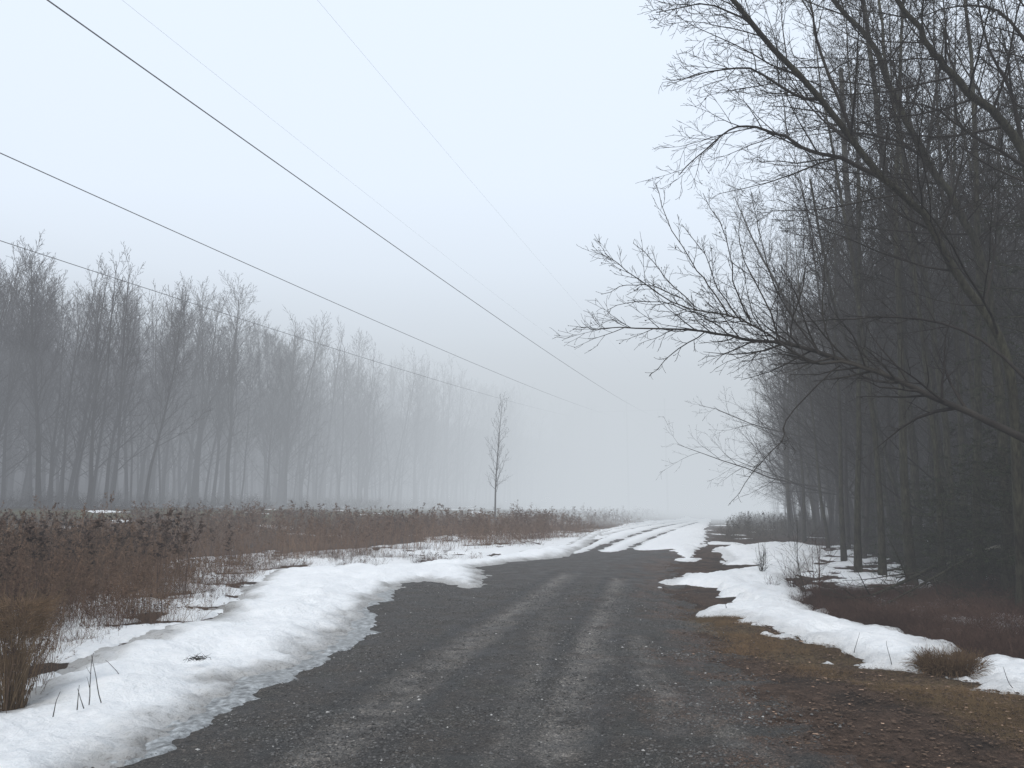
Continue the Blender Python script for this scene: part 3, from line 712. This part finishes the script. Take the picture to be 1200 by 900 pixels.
# leaf litter and grass on the right verge
PV = GP([(795, 705), (850, 708), (960, 748), (1060, 782), (1130, 795), (1210, 812), (1500, 860), (1500, 960), (1200, 885), (1080, 832), (980, 800), (880, 768), (815, 740)])
Xv, Yv2 = sample(260000, 1.5, 11, 4.5, 14, lambda X, Y_: a_rpoly(PV)(X, Y_)*(.06+.5*sstep(.42, .62, fbm(X, Y_, 1.6, 4, 37))))
scatter('verge_grass', Xv, Yv2, rng.uniform(.03, .10, len(Xv)), ('grass',), (.20, .13, .07), (.11, .080, .045), 'low olive and straw coloured grass on the right verge', 'grass', thick=np.full(len(Xv), .75))
PS = GP([(1045, 690), (1300, 690), (1500, 760), (1200, 772), (1140, 765), (1095, 750), (1000, 727), (940, 706), (950, 690)])
Xl, Yl = sample(26000, 2.5, 14, 7, 16, a_rpoly(PS))
scatter('dead_undergrowth', Xl, Yl, rng.uniform(.08, .35, len(Xl)), ('grass', 'stem', 'bush'), (.050, .030, .024), (.085, .052, .040), 'reddish brown dead undergrowth behind the strip of snow on the right', 'undergrowth')

# low brush along the foot of the left wood
Xt, Yt = sample(26000, -75, 30, 5, 150, lambda X, Y_: sstep(-4, 0, s_left(X, Y_)+(fbm(X, Y_, .4, 3, 60)-.5)*6)*sstep(14, 4, s_left(X, Y_))*inview(X, Y_, 30))
scatter('brush', Xt, Yt, rng.uniform(.4, 1.5, len(Xt)), ('bush', 'stem'), (.040, .034, .032), (.065, .056, .050), 'low grey brush along the foot of the left wood', 'brush', thick=np.full(len(Xt), 2.2))

Xm, Ym = sample(60000, -9, 3, 5.5, 26, lambda X, Y_: a_rpoly(POLY_FP)(X, Y_)*(sdist(X, Y_, POLY_BANK) < -.15)*.28*(.15+sstep(.40, .60, fbm(X, Y_, 1.5, 6, 16))))
scatter('matted_grass', Xm, Ym, rng.uniform(.06, .34, len(Xm)), ('grass', 'stem', 'goldenrod'), (.070, .042, .030), (.20, .14, .10), 'low matted brown grass on the bare patches between bank and weeds', 'grass')
# gravel stones
def stones(name, X, Yv, sz, ca, label, cat, hue=(1, .98, .95), flat_=1.0):
    n = len(X); Z = height(X, Yv)+.014
    O = np.array([[1, 0, 0], [0, 1, 0], [-1, 0, 0], [0, -1, 0], [0, 0, 1], [0, 0, -1]], float)
    T = np.array([[0, 1, 4], [1, 2, 4], [2, 3, 4], [3, 0, 4], [1, 0, 5], [2, 1, 5], [3, 2, 5], [0, 3, 5]])
    A = O[None]*rng.uniform(.6, 1.3, (n, 6, 1))+rng.normal(0, .18, (n, 6, 3)); A[:, :, 2] *= .6*flat_
    a = rng.random(n)*6.28; c, s = np.cos(a)[:, None], np.sin(a)[:, None]
    A = np.stack([A[..., 0]*c-A[..., 1]*s, A[..., 0]*s+A[..., 1]*c, A[..., 2]], -1)*sz[:, None, None]
    A += np.stack([X, Yv, Z+sz*.1], -1)[:, None, :]
    Fc = (T[None]+(np.arange(n)*6)[:, None, None]).reshape(-1, 3)
    v = ca[:, None, None]*np.array(hue)[None, None]*np.ones((n, 6, 1))
    return tag(mesh_np(name, A.reshape(-1, 3), [Fc], M_plant, smooth=False, colors=v.reshape(-1, 3)), label, cat, kind='stuff')
def a_lit(X, Y_): return sstep(-.3, .5, -sdist(X, Y_, POLY_ROAD)+(fbm(X, Y_, 1.4, 3, 70)-.5)*1.6)*(X > 0)*(sdrs_at(X, Y_) < -.05)*np.clip(8/Y_, .15, 1)
def sdrs_at(X, Y_): return np.maximum(sdist(X, Y_, POLY_RSNOW), sdist(X, Y_, POLY_RSNOW2))
Xd, Yd_ = sample(150000, .8, 13, 3.8, 20, a_lit)
q = rng.random(len(Xd)); stones('leaf_litter', Xd, Yd_, .006+.016*rng.random(len(Xd))**2, np.where(q < .02, rng.uniform(.2, .45, len(Xd)), .025+.085*rng.random(len(Xd))**1.3), 'dead leaves, crumbs of soil and bits of grass littering the right verge', 'leaf litter', (1.15, .78, .56), .35)
Xg, Yg = sample(420000, -4, 7, 3.6, 17, lambda X, Y_: (sstep(-.5, .5, sdist(X, Y_, POLY_ROAD)+(fbm(X, Y_, 1, 3, 40)-.5)*1.0)*.6*np.clip(7/Y_, .2, 1)*(.2+.8*sstep(.4, .6, fbm(X, Y_, 1.8, 3, 41))))*(sdist(X, Y_, POLY_BANK) < -.1))
sz = .004+.012*rng.random(len(Xg))**2.2
stones('gravel', Xg, Yg, sz, np.where(rng.random(len(Xg)) < .012, rng.uniform(.2, .5, len(Xg)), .050+.10*rng.random(len(Xg))**1.6), 'loose dark grey gravel stones strewn over the dirt road', 'gravel')

# ------------------------------------------------------------------ individual plants and debris
def stems_mesh(name, loc, br, mat, parent=None):
    V, Fc = tubes(br, lambda l: 5 if l < 2 else 3); o = mesh_np(name, V, Fc, mat, parent); 
    if parent is None: o.location = loc
    return o
def shrub(name, px, py, ht, n, spread, mat, label, seed, r=.009, sub=7, cat='shrub', trop=.06, group=None):
    rnd = random.Random(seed); g = G(px, py); loc = (g[0], g[1], h1(*g))
    root = empty(name, loc)
    st, tw = [], []
    for i in range(n):
        a = rnd.random()*6.28; lean = abs(rnd.gauss(0, spread)); d = nrm((math.cos(a)*lean, math.sin(a)*lean, 1))
        pts, rr = curve((rnd.gauss(0, .04), rnd.gauss(0, .04), -.08), d, ht*rnd.uniform(.6, 1.05), r*rnd.uniform(.6, 1.1), 7, .07, trop, rnd, tip=.3); st.append((pts, rr, 1))
        spawn(tw, pts, rr, ht, 1, Prm(nch=(0, sub, 4, 2), ratio=(.4, .38, .5, .5), rmin=.0022, maxlvl=3), rnd)
    stems_mesh('stem', loc, st, mat, root); stems_mesh('twig', loc, tw, mat, root)
    return tag(root, label, cat, group)
shrub('shrub', 893, 674, .95, 9, .35, M_bark, 'small leafless shrub of upright forked stems rising out of the snow right of the road', 1, .011, 5)
shrub('shrub', 930, 690, .8, 10, .5, M_redtwig, 'low brown leafless bush with thin tangled twigs at the edge of the right snow strip', 2, .007, 9)
shrub('sapling', 942, 700, 2.1, 2, .16, M_bark, 'thin paired dark sapling stems taller than the bushes around them', 3, .012, 9, cat='sapling')
shrub('shrub', 962, 708, 1.6, 4, .22, M_redtwig, 'reddish upright bush standing beside the end of the fallen branches', 4, .011, 9)
shrub('shrub', 905, 690, .45, 12, .7, M_redtwig, 'lowest brown twiggy bush poking through snow beside the forked shrub', 9, .005, 6)
# fallen branches in the snow
def fallen(name, pxs, r0, label, seed, mat, n=10, cat='branch'):
    rnd = random.Random(seed); pts = []
    for (px, py, dz) in pxs:
        g = G(px, py); pts.append((g[0], g[1], h1(*g)+dz))
    loc = pts[0]; pts = smooth([tuple(p[k]-loc[k] for k in range(3)) for p in pts]); m = len(pts)
    rr = [r0*(1-.75*i/(m-1)) for i in range(m)]; L = math.dist(pts[0], pts[-1])
    root = empty(name, loc); stems_mesh('limb', loc, [(pts, rr, 0)], mat, root)
    br = []; spawn(br, pts, rr, L, 1, Prm(nch=(0, n, 5, 3), ratio=(.4, .40, .5, .5), rmin=.003, maxlvl=3, trop=(0, 0, .04, .03, 0)), rnd)
    if br: stems_mesh('twig', loc, br, mat, root)
    return tag(root, label, cat)
fallen('fallen_branch', [(1110, 690, .55), (1060, 700, .35), (1015, 706, .15), (975, 704, .12)], .04, 'dark fallen branch with bare forked twigs lying over the patchy snow', 5, M_bark, 14)
fallen('fallen_branch', [(1150, 700, .8), (1080, 706, .35), (1030, 712, .1)], .03, 'shorter fallen branch slanting down from the dark evergreens', 6, M_bark, 12)
fallen('fallen_log', [(1240, 690, .75), (1170, 688, .68), (1110, 690, .48), (1065, 692, .28)], .05, 'pale peeling fallen pole slanting through the dark undergrowth at the right', 7, M_birch, 0, 'log')

# tussock
def tussock(px, py, w, h_, n, ca, cb, name, label, cat, flare=.9, r=.003, seed=0, droop=-.16):
    rnd = random.Random(seed); g = G(px, py); loc = (g[0], g[1], h1(*g)); br = []
    for i in range(n):
        a = rnd.random()*6.28; q = abs(rnd.gauss(0, .5)); d = nrm((math.cos(a)*q*flare, math.sin(a)*q*flare, 1)); rad_ = w*.5*math.sqrt(rnd.random())
        pts, rr = curve((math.cos(a)*rad_, math.sin(a)*rad_, -.03), d, h_*rnd.uniform(.5, 1.25), r, 6, .09, droop*rnd.uniform(.3, 1.3), rnd, tip=.3); br.append((pts, rr, 3))
    V, Fc = tubes(br, lambda l: 3); t = rng.random(len(V)//21)[:, None]
    cc = np.repeat(np.array(ca)*(1-t)+np.array(cb)*t, 21, axis=0)
    if len(cc) < len(V): cc = np.vstack([cc, np.tile(cc[-1], (len(V)-len(cc), 1))])
    o = mesh_np(name, V, Fc, M_plant, colors=cc); o.location = loc; return tag(o, label, cat)
tussock(1113, 784, .50, .24, 2600, (.075, .045, .028), (.17, .115, .065), 'grass_tussock', 'rounded brown tussock of dead grass splitting the snow strip on the right', 'grass tussock', .55, seed=3, droop=-.34)
tussock(14, 828, .18, .95, 170, (.12, .078, .046), (.20, .14, .085), 'grass_plume', 'tan fountain shaped clump of tall dead grass at the left edge', 'grass clump', .17, .0035, seed=4, droop=-.02)
def plume():
    rnd = random.Random(8); g = G(12, 828); loc = (g[0], g[1], h1(*g)); br = []
    for i in range(1100):
        a = rnd.random()*6.28; z = rnd.uniform(.62, .9); q = math.sqrt(rnd.random())*.16*(1+(z-.62)*1.6); p = (math.cos(a)*q, math.sin(a)*q, z)
        pts, rr = curve(p, nrm((math.cos(a), math.sin(a), rnd.uniform(.2, 1.2))), rnd.uniform(.06, .15), .0022, 3, .2, -.12, rnd); br.append((pts, rr, 3))
    V, Fc = tubes(br, lambda l: 3)
    o = mesh_np('seed_head', V, Fc, M_plant, colors=C(.19, .125, .075)[None]*np.repeat(rng.uniform(.5, 1.25, len(V)//12), 12)[:, None])
    o.parent = [q for q in COL.objects if q.name == 'grass_plume'][0]
plume()
# stalks poking out of the roadside snow
stk = [(106, 806, .34, 'tallest of two dead stalks standing close together in the left snow bank', .05), (120, 806, .32, 'dead stalk tilted to the left in the snow bank beside a forked one', -.45), (92, 812, .12, 'short cut stalk stub poking out of the left snow bank', .0),
       (100, 810, .10, 'shorter tilted stub between the stalks in the left snow bank', -.3), (64, 818, .12, 'tiny stub nearest the weeds on the left snow bank', .1), (150, 785, .25, 'pale bent grass stem lying over the snow bank below the weeds', -1.1)]
for i, (px, py, h_, lab, ln) in enumerate(stk):
    rnd = random.Random(50+i); g = G(px, py, .2); b = (g[0], g[1], h1(*g)+.12)
    pts, rr = curve((0, 0, 0), nrm((ln, 0, 1)), h_+.06, .0045, 6, .05, 0, rnd, tip=.4); br = [(pts, rr, 1)]
    if h_ > .3: spawn(br, pts, rr, h_, 1, Prm(nch=(0, 3, 1, 0), ratio=(.3, .3, .3, .3), rmin=.002, maxlvl=2), rnd)
    V, Fc = tubes(br, lambda l: 4); o = mesh_np('dead_stalk', V, Fc, M_twig); o.location = b; tag(o, lab, 'stalk', 'stalks in the left snow bank')
for i, (px, py, lab) in enumerate([(1000, 752, 'short twig leaning in the middle of the right snow strip'), (1044, 766, 'curved twig sticking out of the right snow strip near its end'), (1186, 800, 'twig poking from the snow at the right edge'), (853, 703, 'small stub standing at the upper end of the right snow strip')]):
    rnd = random.Random(70+i); g = G(px, py, .1); b = (g[0], g[1], h1(*g)+.05)
    pts, rr = curve((0, 0, 0), nrm((rnd.uniform(-.5, .5), 0, 1)), .24, .004, 5, .12, 0, rnd, tip=.4); br = [(pts, rr, 1)]
    spawn(br, pts, rr, .24, 1, Prm(nch=(0, 3, 1, 0), ratio=(.3, .35, .3, .3), rmin=.002, maxlvl=2), rnd)
    V, Fc = tubes(br, lambda l: 4); o = mesh_np('dead_twig', V, Fc, M_twig); o.location = b; tag(o, lab, 'twig', 'twigs in the right snow strip')
g = G(232, 764, .2); rnd = random.Random(9); br = []
for i in range(60):
    a = rnd.random()*6.28; pts, rr = curve((rnd.gauss(0, .05), rnd.gauss(0, .04), rnd.uniform(0, .03)), nrm((math.cos(a), math.sin(a), rnd.uniform(-.2, .5))), rnd.uniform(.03, .1), .0035, 3, .25, -.05, rnd); br.append((pts, rr, 3))
V, Fc = tubes(br, lambda l: 3); o = mesh_np('leaf_clump', V, Fc, M_twig); o.location = (g[0], g[1], h1(*g)+.17); tag(o, 'small dark clump of dead leaves lying on the left snow bank', 'leaf clump')

# ------------------------------------------------------------------ evergreens
def evergreen(name, h_, width, seed, dens=1.0, t_low=.05, r=.06):
    rnd = random.Random(seed); root = empty(name, (0, 0, 0))
    pts, rr = curve((0, 0, -.2), (0, 0, 1), h_, r, 10, .03, .02, rnd, tip=.1)
    V, Fc = tubes([(pts, rr, 0)], lambda l: 9); mesh_np('trunk', V, Fc, M_bark, root)
    br, nb = [], []
    N = int(40*dens*h_/3); az = 0
    for i in range(N):
        t = t_low+(1-t_low)*i/N; p, d, rt = at_t(pts, rr, t); az += 2.4
        L = width*(1-t)**.7*rnd.uniform(.6, 1.1)+.15
        q, qr = curve(p, deflect((0, 0, 1), R(80+rnd.gauss(0, 8)), az), L, min(.014, rt*.5), 6, .07, -.03, rnd); br.append((q, qr, 2))
        for j in range(int(9*L)+3):
            tt = rnd.uniform(.15, 1); p2, d2, _ = at_t(q, qr, tt)
            c, cr = curve(p2, deflect(d2, R(rnd.uniform(30, 65)), rnd.choice([0, 3.14])+rnd.gauss(0, .4)), L*.35*(1.2-tt)+.08, .004, 4, .1, -.05, rnd); br.append((c, cr, 3))
            nb.append(c)
    V, Fc = tubes(br, lambda l: 4 if l < 3 else 3); mesh_np('bough', V, Fc, M_bark, root)
    A = []
    for c in nb:
        c = np.array(c); L = len(c)
        k = 26; t = rng.random(k)*(L-1); i0 = np.minimum(t.astype(int), L-2); f = (t-i0)[:, None]
        p = c[i0]*(1-f)+c[i0+1]*f; d = c[-1]-c[0]; d /= np.linalg.norm(d)+1e-9
        sd = rng.normal(0, 1, (k, 3))*np.array([1, 1, .35]); sd -= (sd@d)[:, None]*d; sd /= np.linalg.norm(sd, axis=1)[:, None]+1e-9
        tip = p+sd*.035+d*.02+rng.normal(0, .006, (k, 3)); w = np.cross(sd, d)*.0; w = d[None]*.007
        A.append(np.stack([p-w, p+w, tip], 1))
    A = np.concatenate(A).reshape(-1, 3); s = np.repeat(rng.uniform(.5, 1.4, len(A)//3), 3)[:, None]
    mesh_np('needles', A, [np.arange(len(A)).reshape(-1, 3)], M_needle, root, smooth=False, colors=C(.027, .035, .018)[None]*s)
    return root
def put(o, px, Yd, rz=0, sc=1, lab=None):
    x = (px-600)/F*Yd*cp; o.location = (x, Yd, h1(x, Yd)); o.rotation_euler = (0, 0, rz); o.scale = (sc,)*3
    return tag(o, lab, 'evergreen', 'evergreens at the edge of the right wood')
E1 = evergreen('evergreen_tree', 3.4, 1.7, 1, 1.2); E2 = evergreen('evergreen_tree', 2.4, 1.6, 2, 1.5); E3 = evergreen('evergreen_tree', 9.0, 2.2, 3, .8, .1, .12)
put(E2, 1110, 15.5, 0, 1, 'low spreading evergreen, leftmost at the dark foot of the right wood')
put(E1, 1180, 14.0, 1, 1, 'dark young evergreen by the right edge behind the reddish undergrowth')
put(dup(E2, (0, 0, 0), 0), 1160, 16.5, 2.1, 1.15, 'low evergreen between the leftmost one and the one at the right edge')
put(dup(E1, (0, 0, 0), 0), 1130, 21, 3.1, 1.2, 'taller evergreen standing behind the lowest ones in the right wood')
put(dup(E1, (0, 0, 0), 0), 1230, 16, 4.1, 1.3, 'evergreen half cut off by the right edge of the picture')
put(dup(E2, (0, 0, 0), 0), 1060, 22, .4, 1.2, 'small misty evergreen beside the forked upright trunk')
for i, (px, Yd, sc, lab) in enumerate([(1090, 18.5, 1.0, 'dark low evergreen directly behind the fallen branches'), (1140, 18.5, 1.1, 'evergreen in the second row behind the low spreading ones'), (1200, 18, 1.3, 'evergreen behind the young one at the right edge'),
        (1165, 23, 1.3, 'dim evergreen in the back row near the right edge'), (1100, 26, 1.3, 'dim evergreen in the back row behind the kinked trunk'), (1215, 13, .9, 'lowest evergreen spreading over the reddish undergrowth at the right edge'), (1035, 27, 1.1, 'faint evergreen at the foot of the thickest foggy trunk')]):
    put(dup(E2 if i % 2 == 0 else E1, (0, 0, 0), 0), px, Yd, i*1.3, sc, lab)
put(E3, 1235, 13.5, 0, 1.15, 'tall evergreen whose dark boughs fill the top right edge of the picture')
put(dup(E3, (0, 0, 0), 0), 1190, 25, 1.9, 1.0, 'tall narrow evergreen farther back near the right edge')

# ------------------------------------------------------------------ fog, sky, light
def fog(name, x0, x1, y0, y1, z0, z1, dens, colr):
    m = bpy.data.materials.new(name); m.use_nodes = True; nt = m.node_tree; nt.nodes.clear()
    out = nt.nodes.new('ShaderNodeOutputMaterial'); ab = nt.nodes.new('ShaderNodeVolumeAbsorption'); em = nt.nodes.new('ShaderNodeEmission'); ad = nt.nodes.new('ShaderNodeAddShader')
    ab.inputs['Color'].default_value = (0, 0, 0, 1); ab.inputs['Density'].default_value = dens
    em.inputs['Color'].default_value = (*colr, 1); em.inputs['Strength'].default_value = dens  # emission colour stands in for light scattered by the fog
    nt.links.new(ab.outputs[0], ad.inputs[0]); nt.links.new(em.outputs[0], ad.inputs[1]); nt.links.new(ad.outputs[0], out.inputs['Volume'])
    V, f = box_bm(((x0+x1)/2, (y0+y1)/2, (z0+z1)/2), (x1-x0, y1-y0, z1-z0))
    o = mesh_np(name, V, [f], m, smooth=False); o['kind'] = 'structure'; o['label'] = 'fog with its brightness coloured in, pale over the road, darkened inside the woods'
    return o
fog('fog', -950, 950, -300, 950, -6, 20.5, .0046, (.49, .515, .56))
def dim_fog_in_wood(t0, t1, s0, s1, z1, dens, colr, Pp, Dd, side):  # fog box along a treeline, dimmed through its emission colour
    o = fog('fog', s0 if side > 0 else -s1, s1 if side > 0 else -s0, t0, t1, -5.7, z1, dens, colr)
    o.location = (Pp[0], Pp[1], 0); o.rotation_euler = (0, 0, -math.atan2(Dd[0], Dd[1]))
dim_fog_in_wood(-62, 142, -5, 98, 18.5, .006, (.38, .42, .48), LP, LD, -1)
dim_fog_in_wood(-60, 140, -2.5, 95, 11.5, .085, (.100, .107, .118), LP, LD, -1)  # dark colour paints the shade between the left trunks
dim_fog_in_wood(-60, 141, .5, 96, 15.0, .026, (.215, .23, .262), LP, LD, -1)
dim_fog_in_wood(4, 70, 4, 70, 8.5, .035, (.040, .041, .039), RP, RD, 1)  # near-black colour paints shade into the right wood and closes pale gaps
dim_fog_in_wood(4.5, 71, 5, 71, 13, .015, (.12, .127, .132), RP, RD, 1)
for y0, top, dn in ((56, 26, .013), (68, 23, .012), (82, 20, .018), (100, 18, .028)):  # farther layers are given a brighter glow of their own
    fog('fog', -940+y0*.1, 940-y0*.1, y0, 940-y0*.1, -5.9+y0*.01, top, dn, (.66, .72, .77))

w = bpy.data.worlds.new('World'); S.world = w; w.use_nodes = True; nt = w.node_tree
bg = nt.nodes['Background']; sky = nt.nodes.new('ShaderNodeTexSky'); sky.sky_type = 'NISHITA'; sky.sun_disc = False
SE, SRZ = R(42), R(200)
sky.sun_elevation = SE; sky.sun_rotation = SRZ; sky.dust_density = 6; sky.air_density = 1.5
mx = nt.nodes.new('ShaderNodeMix'); mx.data_type = 'RGBA'; mx.inputs[0].default_value = .86
nt.links.new(sky.outputs[0], mx.inputs[6]); mx.inputs[7].default_value = (9.2, 10.2, 11.5, 1)
nt.links.new(mx.outputs[2], bg.inputs['Color']); bg.inputs['Strength'].default_value = .110
sl = bpy.data.lights.new('sun', 'SUN'); so = bpy.data.objects.new('sun', sl); COL.objects.link(so)
sl.energy = 1.6; sl.angle = R(25); sl.color = (1, .97, .93)
dv = (math.sin(SRZ)*math.cos(SE), math.cos(SRZ)*math.cos(SE), math.sin(SE))
from mathutils import Vector
so.rotation_euler = Vector(dv).to_track_quat('Z', 'Y').to_euler()

S.view_settings.view_transform = 'Standard'; S.view_settings.look = 'None'; S.view_settings.exposure = 0
S.render.engine = 'CYCLES'
cy = S.cycles
cy.use_denoising = True; cy.max_bounces = 5; cy.diffuse_bounces = 2; cy.glossy_bounces = 2; cy.volume_bounces = 0; cy.transparent_max_bounces = 8
try: cy.denoising_prefilter = 'ACCURATE'
except Exception: pass
